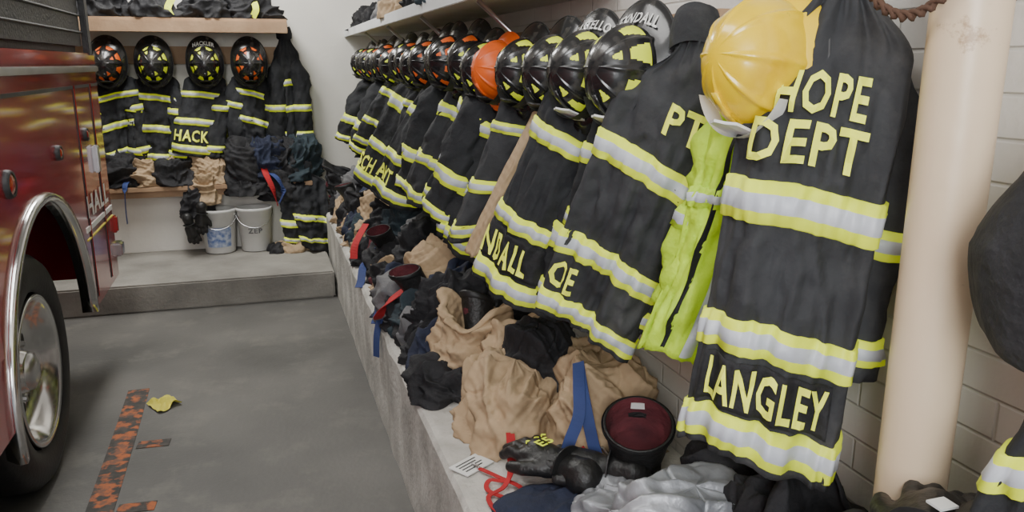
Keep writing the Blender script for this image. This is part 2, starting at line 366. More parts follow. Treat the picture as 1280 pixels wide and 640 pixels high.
def heap(loc,rx,ry,h,rot,seed,m,label,name,cat,group=None,A=1.,pw=.6,seams=0,dirv=None,parent=None,cw=.5):
    n=130; rings=[]; R=Matrix.Rotation(rot,3,'Z'); dv=dirv or (cos(seed),sin(seed),.4)
    L=V(loc) if parent is None else parent.location
    for i in range(60):
        t=i/59*pi/2
        ring=[]
        for k in range(n):
            a=2*pi*k/n; rr=cos(t)**pw*(1+.14*sin(2*a+seed)+.10*sin(3*a+seed*2)) if t<pi/2-.01 else .01
            p=V((rx*rr*cos(a),ry*rr*sin(a),h*sin(t)))
            nn=V((cos(a)*cos(t),sin(a)*cos(t),sin(t)*1.0))
            p+=nn*(folds(p+L,seed,A*1.1,dv)+cw*crump(p+L,seed,A))
            if seams: p-=nn*seams*max(0,1-abs(sin(2.5*a+seed+1.5*sin(t*3)))*5)
            p.z=max(p.z,.001+.01*t); ring.append(R@p)
        rings.append(ring)
    vs,fs=loft(rings,cap0=True,cap1=True); o=mk(name,vs,fs,m,parent=parent)
    if parent: return o
    o.location=loc; return tag(o,label,cat,group)
BT=None
def boot(loc,rot,tilt=(0,0),label='black fire boot with a dark red lining',group='fire boots on the concrete ledge',scale=(1,1,1)):
    global BT
    if BT is None:
        BT=[]
        def sec(z,cy,a,b,n=40,tl=0): return [V((a*cos(2*pi*k/n),cy+b*sin(2*pi*k/n)*(1+.0*z),z+tl*sin(2*pi*k/n))) for k in range(n)]
        S=[(.025,.045,.050,.148),(.06,.048,.052,.148),(.085,.040,.052,.135),(.11,.022,.052,.110),(.135,.005,.053,.088),(.16,-.005,.056,.078),(.20,-.008,.060,.074),(.25,-.006,.064,.078),(.30,-.004,.070,.084),(.34,0,.074,.088)]
        rings=[sec(*s,tl=(s[0]-.2)*.2 if s[0]>.2 else 0) for s in S]
        rings.append(sec(.346,0,.071,.085,tl=.028)); rings.append(sec(.34,0,.068,.082,tl=.028))
        def add(nm,vs,fs,m,smooth=True):
            o=mk(nm,vs,fs,m,smooth=smooth); BT.append((nm,o.data)); bpy.data.objects.remove(o)
        vs,fs=loft(rings,cap0=True); add('boot_upper',vs,fs,'leather')
        vs,fs=loft([sec(.342,0,.0675,.0815,tl=.028),sec(.28,0,.062,.075),sec(.18,-.005,.052,.066)],cap1=True); add('boot_lining',vs,fs,'maroon')
        vs,fs=loft([sec(0,.043,.054,.150),sec(.012,.043,.056,.153),sec(.028,.045,.056,.153),sec(.03,.045,.048,.146)],cap0=True,cap1=True); add('sole',vs,fs,'rubber')
        vs,fs=loft([sec(.338,0,.0765,.0905,tl=.028),sec(.332,0,.0775,.0915,tl=.027),sec(.318,0,.0765,.0905,tl=.025),sec(.314,0,.072,.088,tl=.025)]); add('top_binding',vs,fs,'rubber')
        vs,fs=loft([[V((-.015,y,.31)),V((.015,y,.31)),V((.014,y+.004,.34)),V((-.014,y+.004,.34))] for y in(.072,.075)],cap0=True,cap1=True)
        add('size_tag',vs,fs,'white',False)
    r=root('fire_boot',loc,label,'boot',group); r.rotation_euler=(tilt[0],tilt[1],rot); r.scale=scale
    for n,me in BT:
        o=bpy.data.objects.new(n,me); o.parent=r; link(o)
    return r
def glove(loc,rot,label,group=None,pitch=0,lime=True,sc=1.):
    r=root('work_glove',loc,label,'glove',group)
    bm=bmesh.new()
    def cap(p0,p1,r0,r1):
        p0=V(p0);p1=V(p1); L=(p1-p0).length; q=(p1-p0).to_track_quat('Z','Y').to_matrix().to_4x4(); q.translation=(p0+p1)/2
        bmesh.ops.create_cone(bm,cap_ends=True,segments=14,radius1=r0,radius2=r1,depth=L,matrix=q)
        for p,rr in((p0,r0),(p1,r1)): bmesh.ops.create_uvsphere(bm,u_segments=14,v_segments=10,radius=rr,matrix=Matrix.Translation(p))
    cap((0,-.02,.028),(0,.03,.03),.035,.036); cap((-.022,-.02,.026),(-.024,.04,.026),.026,.024); cap((.022,-.02,.026),(.024,.04,.026),.026,.024)
    for x,l in((-.034,.055),(-.012,.072),(.012,.068),(.034,.05)):
        cap((x,.045,.028),(x*1.15,.045+l*.55,.034),.0145,.0135); cap((x*1.15,.045+l*.55,.034),(x*1.2,.045+l,.016),.0135,.012)
    cap((-.035,-.02,.026),(-.062,.015,.022),.018,.016); cap((-.062,.015,.022),(-.07,.045,.018),.016,.013)
    cap((0,-.05,.026),(0,-.11,.028),.034,.042)
    me=bpy.data.meshes.new('glove_body'); bm.to_mesh(me); bm.free(); me.materials.append(M['leather'])
    o=bpy.data.objects.new('glove_body',me); link(o); o.parent=r
    m=o.modifiers.new('r','REMESH'); m.mode='VOXEL'; m.voxel_size=.005; m.use_smooth_shade=True
    ribbon('wrist_strap',[(-.043,-.06,.03),(-.02,-.06,.066),(.02,-.06,.066),(.043,-.06,.03)],.02,'rubber',r,up=(0,1,0))
    if lime:
        textmap('glove_logo','E5',lambda u,v:V((-.02+.04*u,-.005+.03*v,.0675)),'lime',r)
        for x in(-.014,.012,.034): ribbon('knuckle_piping',[(x-.008,.045,.0585),(x,.052,.0575),(x+.006,.045,.0585)],.003,'lime',r)
    r.rotation_euler=(pitch,0,rot); r.scale=(sc,)*3; return r
# ================================================================ SETTING
XW,YB,LX,LZ=1.2,7.3,.47,.5
box('floor',(-5,-2,-.1),(XW+.2,YB+.2,0),'floor',kind='structure')
box('wall_right',(XW,-2,0),(XW+.15,YB,3.6),'block',kind='structure')
box('wall_back',(-5,YB,0),(XW+.15,YB+.15,3.6),'plaster',kind='structure')
box('wall_left',(-5.15,-2,0),(-5,YB,3.6),'plaster',kind='structure')
box('ceiling',(-5.15,-2,3.6),(XW+.15,YB+.15,3.7),'ceil',kind='structure')
st=box('concrete_step',(-4.98,5.90,0),(LX-.02,YB-.01,.2),'step',bevel=.012); tag(st,'raised worn concrete platform below the back wall','platform')
def ledge():
    n=120; rings=[]
    for i in range(n+1):
        y=-1+(YB+.99)*i/n; w=.008*noise.noise(V((0,y*5,0)))
        rings.append([V((LX+w,y,0)),V((LX+w*1.5,y,LZ-.02)),V((LX+.012+w,y,LZ-.004)),V((LX+.03,y,LZ)),V((XW-.005,y,LZ)),V((XW-.005,y,0))])
    vs,fs=loft(rings,cap0=True,cap1=True); o=mk('concrete_ledge',vs,fs,'ledge',smooth=False); tag(o,'long low weathered concrete ledge running along the wall','ledge')
ledge()
# ================================================================ TRUCK
def truck():
    X=-.84; cy,cz,R=3.5,.50,.68; Y0,Y1=-1.2,4.95; zb,zt=.52,1.66
    t=root('fire_truck',(X-1.2,2,0),'dark red fire engine with chrome wheel arch parked on the floor','truck'); O=V((X-1.2,2,0))
    def P(v): return V(v)-O
    ys=[Y0]+[cy-R]+[cy+R*sin(radians(a)) for a in range(-86,87,4)]+[cy+R,Y1]
    vs=[];fs=[]
    def zlow(y):
        return zb if abs(y-cy)>=R-1e-6 else max(zb,cz+sqrt(max(0,R*R-(y-cy)**2)))
    for y in ys:
        zl=zlow(y); vs+=[P((X-.05,y,zl)),P((X,y,zl)),P((X,y,zt)),P((X-.05,y,zt))]
    for i in range(len(ys)-1):
        for j in range(4):
            k=(j+1)%4; a=i*4; fs.append((a+j,a+k,a+4+k,a+4+j))
    fs+=[(0,1,2,3),tuple(4*(len(ys)-1)+q for q in(3,2,1,0))]
    mk('body_side',vs,fs,'red',parent=t,smooth=False)
    box('body',P((X-2.4,Y0,zb+.75)),P((X-.04,Y1,zt)),'red',t)
    box('rear_panel',P((X-2.4,Y1-.06,zb)),P((X-.02,Y1,zt)),'red',t)
    box('underbody',P((X-2.2,Y0,.45)),P((X-.45,Y1-.08,1.28)),'dark',t)
    pts=[P((X+.012,cy+R*cos(radians(a)),cz+R*sin(radians(a)))) for a in range(2,189,6)]
    rings=[]
    for i,p in enumerate(pts):
        rd=(p-P((X+.012,cy,cz))).normalized(); rings.append([p-rd*.012+V((-.06,0,0)),p-rd*.008+V((.008,0,0)),p+rd*.020+V((.010,0,0)),p+rd*.028+V((-.012,0,0))])
    v2,f2=loft(rings,cap0=True,cap1=True); mk('wheel_arch_trim',v2,f2,'chrome',parent=t)
    w=bpy.data.objects.new('wheel',None); w.parent=t; link(w); w.location=P((X-.08,cy,.485))
    tw=.27; prof=[(.32,-.02),(.34,.0),(.40,.012),(.45,0),(.477,-.03),(.482,-.07),(.482,-tw+.05),(.45,-tw),(.3,-tw)]
    lathe('tyre',prof,'rubber',w,seg=64,axis='X')
    prof=[(.0,-.04),(.07,-.04),(.085,-.05),(.10,-.10),(.17,-.12),(.23,-.11),(.262,-.06),(.285,-.012),(.305,.002),(.315,-.004),(.30,-.03)]
    lathe('wheel_rim',prof,'chrome',w,seg=64,axis='X')
    lathe('hub_cap',[(.001,-.01),(.04,-.015),(.075,-.03),(.08,-.08)],'alu',w,seg=32,axis='X')
    for k in range(10):
        a=2*pi*k/10; lathe('lug_nut',[(.001,.02),(.012,.02),(.016,.0),(.016,-.03)],'alu',w,seg=6,axis='X',c=(-.10,.14*cos(a),.14*sin(a)),smooth=False)
    for k in range(8):
        a=2*pi*(k+.5)/8; lathe('hand_hole',[(.001,.003),(.028,.003),(.03,-.004)],'dark',w,seg=16,axis='X',c=(-.112,.205*cos(a),.205*sin(a)))
    box('silver_moulding',P((X-.02,Y0,1.66)),P((X+.015,Y1+.01,1.69)),'alu',t,.004)
    box('dark_hose_cover',P((X-2.3,Y0,1.76)),P((X-.03,Y1-.1,2.6)),'dark',t,.03)
    box('upper_ledge',P((X-2.3,Y0,1.69)),P((X+.005,Y1,1.755)),'red',t,.01)
    for k in range(9): tube('cover_seam',[P((X-.025,Y0,1.86+k*.085)),P((X-.025,Y1-.12,1.86+k*.085))],.006,'dark',t,6)
    box('corner_post',P((X-.03,Y1-.1,1.69)),P((X,Y1-.02,2.6)),'dark',t,.005)
    for y0,y1 in((Y0,cy-R-.06),(cy+R+.06,Y1)):
        box('white_stripe',P((X,y0,.90)),P((X+.004,y1,.925)),'white',t)
        box('gold_pinstripe',P((X,y0,.86)),P((X+.004,y1,.868)),'yscrap',t)
    for y in(cy+R+.14,4.72):
        box('door_seam',P((X,y-.008,.56)),P((X+.003,y+.008,1.60)),'dark',t)
        box('door_seam_highlight',P((X,y+.01,.56)),P((X+.006,y+.018,1.60)),'lens',t)
    box('door_seam',P((X,Y0,1.585)),P((X+.003,Y1,1.60)),'dark',t)
    box('door_seam',P((X,2.55,.56)),P((X+.003,2.565,1.58)),'dark',t)
    textmap('vehicle_lettering','HALL',lambda u,v:P((X+.005,4.86-.55*(1-u),.96+.11*v)),'white',t)
    for y,z,rr in((3.10,1.30,.045),(3.85,1.33,.03),(4.45,1.36,.03)):
        l=bpy.data.objects.new('marker_light',None); l.parent=t; l.location=P((X,y,z)); link(l)
        lathe('light_bezel',[(rr*.8,.018),(rr,.02),(rr*1.1,.01),(rr*1.13,0)],'dark',l,seg=28,axis='X')
        lathe('light_lens',[(.001,.022),(rr*.4,.022),(rr*.85,.015)],'lens',l,seg=28,axis='X')
    box('door_handle',P((X,4.60,1.15)),P((X+.025,4.66,1.29)),'alu',t,.006)
    box('rear_reflector',P((X,2.60,.80)),P((X+.03,2.72,.90)),'lens',t,.01)
    box('tail_bracket',P((X-.05,Y1,.62)),P((X+.03,Y1+.10,.70)),'chrome',t,.01)
    box('tail_lamp',P((X-.08,Y1,.76)),P((X+.02,Y1+.05,.86)),'lens',t,.01)
    w2=bpy.data.objects.new('wheel',None); w2.parent=t; link(w2); w2.location=P((X-2.1,cy,.5))
    lathe('tyre',[(.30,0),(.42,.0),(.5,-.03),(.50,-.25),(.3,-.27)],'rubber',w2,seg=48,axis='X')
    tube('axle',[P((X-.3,cy,.5)),P((X-2.1,cy,.5))],.08,'dark',t)
truck()
# ================================================================ floor marks
def strip(name,pts,w,m,label,cat):
    o=ribbon(name,pts,w,m,thick=.003); return tag(o,label,cat)
strip('floor_stripe',[(-.72,4.42,.002),(-.71,3.8,.002),(-.70,2.7,.002)],.105,'orange','worn orange and black tape line on the concrete floor','floor marking')
strip('floor_stripe_branch',[(-.64,3.72,.002),(-.50,3.71,.002)],.07,'orange','short worn orange cross mark on the floor','floor marking')
strip('floor_stripe_branch',[(-.64,3.15,.002),(-.50,3.14,.002)],.07,'orange','short worn orange cross mark on the floor','floor marking')
def scrap():
    n=12;vs=[];fs=[]
    for i in range(n):
        for j in range(n):
            x=(i/(n-1)-.5)*.13;y=(j/(n-1)-.5)*.15; vs.append(V((x,y+.02*sin(x*40),.005+.045*abs(noise.noise(V((x*16,y*16,3)))))))
    for i in range(n-1):
        for j in range(n-1): fs.append((i*n+j,i*n+j+1,(i+1)*n+j+1,(i+1)*n+j))
    o=mk('paper_scrap',vs,fs,'yscrap',smooth=False); o.location=(-.57,4.17,0); o.rotation_euler=(0,0,.5); tag(o,'crumpled yellow paper scrap lying on the floor','litter')
scrap()
# ================================================================ pole, rope
def pole():
    r=root('steel_pole',(1.08,1.04,0),'beige painted round steel pole standing against the block wall','pole')
    lathe('pole_shaft',[(.059,LZ),(.059,3.6)],'pole',r,seg=48)
    lathe('base_flange',[(.001,LZ+.012),(.10,LZ+.012),(.102,LZ+.006),(.102,LZ)],'pole',r,seg=40)
    rp=root('twisted_wire',(1.04,.98,1.775),'rusty twisted wire wrapped around the pole top','wire')
    for ph in(0,pi):
        pts=[]
        for k in range(90):
            t=k/89; a=-2.9+t*2.9; R=.068
            base=V((.04+R*cos(a)*1.0,.06+R*sin(a),.03*sin(t*3)+.02))
            if t<.35: base=V((.04-.07-.08*(.35-t),.06-.02+.18*(.35-t)*2,.03-.25*(.35-t)*t*4))
            pts.append(base+V((.0,.006*cos(t*70+ph),.006*sin(t*70+ph))))
        tube('wire_strand',pts,.005,'rust',rp,6)
pole()
# ================================================================ upper shelf along right wall
def shelf():
    r=root('storage_shelf',(1.0,5,1.94),'long white painted board shelf on metal brackets above the coats','shelf'); O=V((1.0,5,1.94))
    box('shelf_board',V((.76,2.6,1.94))-O,V((XW-.003,YB-.003,1.965))-O,'shelfw',r,.004)
    box('front_edge',V((.745,2.6,1.925))-O,V((.76,YB-.003,1.985))-O,'shelfw',r,.003)
    for y in(3.0,4.1,5.2,6.3):
        tube('diagonal_brace',[V((.80,y,1.93))-O,V((1.18,y,1.60))-O],.010,'alu',r,8)
    rr=root('hook_rail',(1.15,4.5,1.78),'wooden hook rail fixed along the wall above the coats','rail')
    box('rail_board',(.0,-2.6,-.06),(.045,2.75,.06),'wood',rr,.004)
    for i in range(19):
        y=-2.5+i*.28; tube('coat_hook',[(0,y,0),(-.06,y,-.015),(-.08,y,.01),(-.085,y,.03)],.006,'alu',rr,6)
shelf()
# ================================================================ right row
GR='turnout coats hanging in a row along the wall'; GH='helmets hanging in a row above the coats'
coat((1.06,1.31,1.86),(.895,1.27,.94),radians(43),'faded black turnout coat with lime bands and a name panel',GR,hwT=.135,hwB=.15,th=.055,seed=3,body='coatnew',
     bands=((.41,.50),(.70,.775),(.905,.985)),panel=(-.80,.84,.785,.895),texts=(('LANGLEY',-.70,.78,.795,.885),('HOPE',-.44,.56,.185,.27),('DEPT',-.64,.64,.283,.37)),amp=.015,sl=(0,1),na=120,ntr=90,slbands=((.50,.60),(.86,.95)),side_out=.03,sl_n=-.06,tilt_z=.14,bend=.006,groove=.014)
coat((1.06,1.50,1.72),(.90,1.62,1.03),radians(46),'lime yellow high-visibility jacket hanging among black coats',None,hwT=.085,hwB=.085,th=.035,seed=8,body='limec',bands=((.42,.49),),sl=(1,0),slbands=((.5,.6),),name='high_visibility_jacket',cat='jacket',trim=('limec','silver'),amp=.020,tilt_z=.2,piping=((-.10,'black',.05),(.45,'silver',.12)),sleeve_len=.5,side_out=-.02,sl_n=-.02,bend=.008,groove=.02)
coat((1.10,1.42,1.80),(1.02,1.46,.98),radians(46),'black turnout coat squeezed between a lime jacket and a coat',GR,seed=11,hwT=.09,hwB=.10,th=.03,sl=(0,0),bands=((.66,.73),(.90,.97)))
coat((1.03,1.80,1.76),(.815,1.93,1.0),radians(40),'black turnout coat with lime bands, name half hidden on the hem',GR,seed=5,hwT=.13,hwB=.13,bands=((.36,.45),(.70,.78),(.92,.985)),panel=None,
     texts=(('OE',-.92,-.42,.80,.90),('PT',.1,.70,.19,.28)),amp=.016,sl=(0,1),body='coatnew',na=96,ntr=80,tilt_z=.55,sl_n=-.01,side_out=.0,th=.07,bend=.008,groove=.030)
coat((1.06,2.08,1.72),(.93,2.14,1.0),radians(42),'black turnout coat with lime and silver bands',GR,seed=6,hwT=.12,hwB=.12,th=.045,sl=(0,0),tilt_z=.4,amp=.014)
coat((1.0,2.30,1.72),(.755,2.36,.98),radians(46),'black turnout coat with lime bands and a name on the hem',GR,seed=7,hwT=.135,hwB=.145,bands=((.30,.38),(.66,.73),(.90,.98)),panel=(-.95,.7,.74,.885),texts=(('NDALL',-.93,.24,.76,.87),),sl=(0,1),tilt_z=.46,side_out=.02,amp=.011,na=96,ntr=80,th=.065,sl_n=.0,bend=.006,groove=.014)
coat((.96,2.62,1.62),(.69,2.66,1.06),radians(55),'narrow tan canvas coat squeezed between black coats',GR,seed=33,hwT=.035,hwB=.035,th=.03,body='tan',bands=(),sl=(0,0),amp=.004,bend=.003,groove=.004)
Y=2.74; i=0
while Y<6.9:
    rn=random.Random(i+50)
    xb=.78+rn.uniform(-.05,.03); tx=(); sl=(1,0) if i%3==1 else ((0,1) if i%3 else (0,0))
    if i in(5,): tx=(('AYT',-.95,-.1,.77,.88),); xb=.67; sl=(0,1)
    if i in(7,): tx=(('SCH',-.97,-.35,.78,.89),); xb=.66; sl=(0,1)
    if i==6: xb=.79; sl=(0,0)
    coat((.99,Y,1.70),(xb,Y+.08+rn.uniform(-.07,.07),.98+rn.uniform(-.03,.14)),radians(44+rn.uniform(-14,14)),
         'black turnout coat with lime and silver bands',GR,seed=20+i,hwT=.12,hwB=.135+rn.uniform(-.02,.025),th=.055,body='coat' if i%3 else 'coatnew',texts=tx,
         bands=((.31+rn.uniform(-.03,.03),.40),(.66,.73),(.90,.97)),na=56,ntr=44,sl=sl,tilt_z=.42+rn.uniform(-.15,.15),amp=.016 if not tx else .010,sleeve_len=.55,bend=.014,groove=.020 if not tx else .006)
    Y+=.29; i+=1
helmet((.945,1.385,1.70),(-.97,-.22,.14),'yellow','glossy yellow fire helmet with a white front shield',GH,scale=.90)
hl=[(1.96,'black','TYNDALL',.93,.88),(2.23,'black','CASTELLOE',.92,.84),(2.46,'black',None,.91,.80),(2.68,'black',None,.88,.76),(2.92,'orange',None,.86,.76),(3.14,'black',None,.87,.76)]
for y,k,nt,x,s in hl: helmet((x,y,1.675),(-.93,-.34,.14),k,{'black':'glossy black fire helmet with lime reflective stickers','orange':'smooth orange fire helmet hanging in the row'}[k],GH,nt,scale=s,shield='white' if nt else None)
y=3.38;i=0
while y<6.95:
    k=['mixed','blackorange','black','blackorange','black','blackorange','black'][i%7]
    rn=random.Random(i)
    helmet((.865+rn.uniform(-.02,.02),y,1.70+rn.uniform(-.015,.015)),(-.93,-.30+rn.uniform(-.15,.15),.1+rn.uniform(-.12,.12)),k,'black fire helmet with orange stickers' if k!='black' else 'glossy black fire helmet with lime reflective stickers',GH,None,scale=.80); y+=.265;i+=1
# ================================================================ ledge gear
GL='folded bunker pants along the concrete ledge'
def clothheap(loc,rx,ry,h,rot,seed,label,m='tan',dirv=None,A=.9,pw=.42,seams=.010,group=GL,cw=.4):
    r=root('bunker_pants',loc,label,'trousers',group)
    heap((0,0,0),rx,ry,h,rot,seed,m,'','trouser_cloth','',None,A=A,pw=pw,seams=seams,dirv=dirv,parent=r,cw=cw); return r
clothheap((.76,2.40,LZ),.20,.23,.22,.3,1,'tan quilted bunker pants slumped in a wide heap',dirv=(.6,.5,.3),A=.9,pw=.36)
clothheap((1.0,2.24,LZ),.18,.20,.27,.1,5,'tan quilted bunker pants slumped beside blue suspenders',dirv=(-.6,.3,.5),A=.9,pw=.36)
clothheap((.90,2.62,LZ),.16,.15,.26,.1,9,'tan quilted bunker pants slumped behind another pair',dirv=(.2,.8,.4))
clothheap((.86,2.46,LZ+.10),.12,.10,.22,.6,17,'black trouser cuff rolled over tan bunker pants',m='black',dirv=(.2,.8,.1),A=.8)
pants((.76,2.90,LZ),.18,.18,.28,.5,3,'tan','tan bunker pants around black boots',folds_=1.2,A=1.1,square=2.3,lean=(-.1,-.1))
SB=(.85,.8,.8)
boot((.76,2.88,LZ+.04),2.0,(.2,.3),scale=SB); boot((.88,3.02,LZ+.03),2.3,(.2,.2),scale=SB)
boot((.97,2.58,LZ+.06),2.4,(.3,.1),scale=SB)
boot((.98,1.93,LZ+.03),-.42,(.30,.0),'short black leather fire boot with maroon lining and white tag',scale=(1.35,1.10,.58))
hc=['black','navy','tan','black','black','grey','teal','black','tan','black','navy','black','grey','black','black','tan','black','black']
y=3.20;i=0
while y<6.9:
    rn=random.Random(100+i); m=hc[i%len(hc)]
    cn={'black':'black','navy':'navy blue','tan':'tan','grey':'grey','teal':'dark teal'}[m]
    if i%2: pants((.84+rn.uniform(-.05,.06),y,LZ),.22,.15,.26+rn.uniform(0,.12),rn.uniform(-.5,.5),10+i,m,cn+' bunker pants folded down over boots on the ledge',A=1.3,square=2.2,lean=(rn.uniform(-.4,.1),rn.uniform(-.3,.3)),folds_=1.3)
    else: clothheap((.84+rn.uniform(-.05,.06),y,LZ),.24,.17,.26+rn.uniform(0,.12),rn.uniform(-.5,.5),10+i,cn+' bunker pants slumped on the ledge',m=m,A=1.2)
    if i%2: boot((.70+rn.uniform(-.04,.04),y+.02,LZ+.06),rn.uniform(0,6),(rn.uniform(-.9,.9),rn.uniform(-.5,.5)),scale=SB)
    m2=rn.choice(['black','navy','tan','maroon','grey'])
    for q in range(3):
        m2=rn.choice(['black','black','navy','teal','tan','grey','maroon','black'])
        heap((.61+rn.uniform(-.02,.06),y+.09*q+.02,LZ),.10,.09,.08+rn.uniform(0,.08)+.03*q,rn.uniform(0,3),200+i*3+q,m2,'bundled '+{'black':'black','navy':'navy','teal':'teal','tan':'tan','grey':'grey','maroon':'maroon'}[m2]+' cloth gear lying on the ledge','cloth_bundle','cloth','cloth gear lying on the ledge',A=1.0)
    y+=.27;i+=1
def strapobj(pts,w,m,label,up=(0,0,1),buckle=None):
    r=root('suspender_strap',pts[0],label,'suspenders','suspenders of the bunker pants'); O=V(pts[0])
    ribbon('webbing',[V(p)-O for p in pts],w,m,r,up)
    if buckle:
        q=V(pts[-1])-O; bm=[q+V((-.03,-.02,.006)),q+V((.03,-.02,.006)),q+V((.03,.03,.01)),q+V((-.03,.03,.01)),q+V((-.03,-.02,.006))]
        tube('buckle',bm,.006,buckle,r,6)
    return r
strapobj([(.87,2.12,.82),(.845,2.05,.77),(.83,2.01,.70),(.80,2.00,.63),(.785,2.0,.58)],.036,'bluestrap','blue suspender webbing hanging over tan pants',(-.5,-.8,0),'alu')
strapobj([(.87,2.12,.82),(.855,2.045,.76),(.855,2.0,.69),(.865,1.98,.62),(.875,1.97,.58)],.036,'bluestrap','blue suspender webbing hanging over tan pants',(-.5,-.8,0),'alu')
strapobj([(.83,2.02,.585),(.845,2.0,.56),(.87,1.97,.54)],.05,'redstrap','red suspender end tab below blue webbing',(-.5,-.8,.2))
strapobj([(.70,2.68,.62),(.62,2.70,.58),(.57,2.72,.52)],.045,'black','black strap with buckle lying on the ledge',(0,0,1),'alu')
strapobj([(.60,3.66,.70),(.53,3.64,.63),(.485,3.62,.56),(.455,3.60,.47),(.445,3.58,.36)],.055,'bluestrap','blue suspender webbing draped over the ledge edge',(-.9,-.3,.3))
strapobj([(.60,3.54,.70),(.50,3.52,.64),(.465,3.56,.57),(.47,3.62,.53)],.05,'redstrap','red suspender webbing on dark gear')
strapobj([(.58,3.70,.64),(.51,3.74,.58),(.48,3.72,.52),(.46,3.68,.49)],.045,'bluestrap','blue suspender webbing bunched on the ledge edge')
strapobj([(.58,4.5,.68),(.51,4.5,.58),(.48,4.4,.515),(.46,4.35,.49)],.045,'bluestrap','blue suspender webbing lying on the ledge')
strapobj([(.58,4.9,.74),(.50,4.8,.64),(.48,4.75,.56)],.045,'redstrap','red suspender webbing on dark gear')
glove((.73,2.0,LZ+.045),.45,'black work glove with lime logo lying on navy cloth','work gloves on the ledge',sc=1.3)
glove((.82,1.93,LZ+.05),.9,'black work glove lying beside another glove','work gloves on the ledge',sc=1.25,lime=False)
heap((.74,1.84,LZ),.17,.15,.045,.2,41,'navy','folded navy blue cloth lying on the ledge','folded_cloth','cloth',A=.4)
GS='piled silver trousers'
heap((.91,1.74,LZ),.19,.15,.10,.4,42,'silvercloth','crumpled silver grey trousers on the ledge','silver_trousers','trousers',GS,A=.95,pw=.5,seams=.008,dirv=(.9,-.4,.1),cw=.4)
heap((.92,1.50,LZ),.18,.16,.21,.2,47,'silvercloth','silver grey trousers crumpled below hanging coat','silver_trousers','trousers',GS,A=.95,pw=.45,seams=.008,dirv=(.8,-.5,.2),cw=.4)
clothheap((1.05,1.36,LZ),.09,.13,.27,.4,52,'black bunker pants heaped below a hanging coat',m='black',A=.9,pw=.5)
pants((1.02,1.18,LZ),.14,.13,.34,.4,48,'black','black bunker pants folded near the pole',A=1.2)
heap((1.07,1.66,LZ),.08,.12,.20,.4,43,'black','black cloth bundle behind silver trousers','cloth_bundle','cloth',A=.9)
heap((.66,3.08,LZ),.15,.16,.12,.4,44,'black','black bundled gear on the ledge','cloth_bundle','cloth',A=1.2)
heap((.585,2.72,LZ),.09,.14,.10,.4,46,'black','black bundled gear beside tan pants','cloth_bundle','cloth',A=1.2)
heap((.60,2.92,LZ),.09,.12,.17,.4,51,'navy','navy bundled gear beside tan pants','cloth_bundle','cloth',A=1.2)
def card():
    r=root('id_card',(.545,2.17,LZ+.004),'white identification card with a red lanyard on the ledge','card')
    box('card_plate',(-.04,-.06,0),(.04,.06,.004),'white',r,.001)
    for k in range(4): box('printed_line',(-.025+.014*k,-.045,.004),(-.020+.014*k,.04-.012*(k%2),.0045),'dark',r)
    r.rotation_euler=(.0,0,-1.0)
    O=V((.6,2.1,LZ+.01)); l=root('red_lanyard',O,'red webbing lanyard with clip lying beside the card','lanyard')
    for c in ([(.66,2.16,.60),(.645,2.10,.57),(.62,2.03,.52),(.57,2.05,.514),(.55,2.0,.512),(.60,1.94,.512),(.64,1.97,.52),(.60,2.06,.514),(.56,2.13,.512)],
              [(.67,2.15,.60),(.65,2.07,.55),(.60,2.0,.517),(.54,1.96,.514),(.55,1.88,.512),(.61,1.90,.515)]):
        ribbon('webbing',[V(p)-O for p in c],.014,'redstrap',l,(0,0,1))
    tube('lanyard_clip',[V(p)-O for p in crv([(.56,2.13,.514),(.552,2.145,.516),(.545,2.16,.514)],4)],.004,'alu',l,6)
card()
pants((1.02,.86,LZ),.13,.13,.43,0,49,'black','black bunker pants piled beside the pole',A=1.0)
glove((.985,.90,.94),-1.0,'black work glove with white tag on piled pants','gloves beside the pole',sc=1.25,lime=False)
glove((1.04,.82,.95),-.3,'black work glove lying on piled pants','gloves beside the pole',sc=1.25,lime=False)
o=box('white_tag',(.965,.865,1.025),(1.0,.895,1.029),'white'); tag(o,'small white printed tag lying on black gloves','tag')
def bag():
    r=root('equipment_bag',(1.05,.76,1.445),'smooth black bag hanging beside the pole','bag')
    n=72;rings=[]
    for i in range(49):
        t=i/48*pi; ring=[]
        for k in range(n):
            a=2*pi*k/n; z=.165*cos(t); w=(1-.35*max(0,cos(t)))*sin(t)**.6
            p=V((.115*w*cos(a),.155*w*sin(a),z))
            p*=1+.10*noise.noise(p*7)+folds(p+V((5,2,1)),3,1.6,(.2,.2,1))
            ring.append(p)
        rings.append(ring)
    vs,fs=loft(rings,cap0=True,cap1=True); mk('bag_body',vs,fs,'black',parent=r)
    ribbon('carry_strap',[(.0,.02,.13),(.02,.03,.25),(.06,.02,.36),(.10,0,.40)],.03,'black',r,(1,0,0))
bag()
coat((1.10,.68,1.42),(1.02,.74,.85),radians(50),'black turnout coat with lime band hanging past the pole',GR,seed=61,hwT=.09,hwB=.13,bands=((.40,.52),),sl=(0,0),th=.06,tilt_z=-.2,amp=.016)
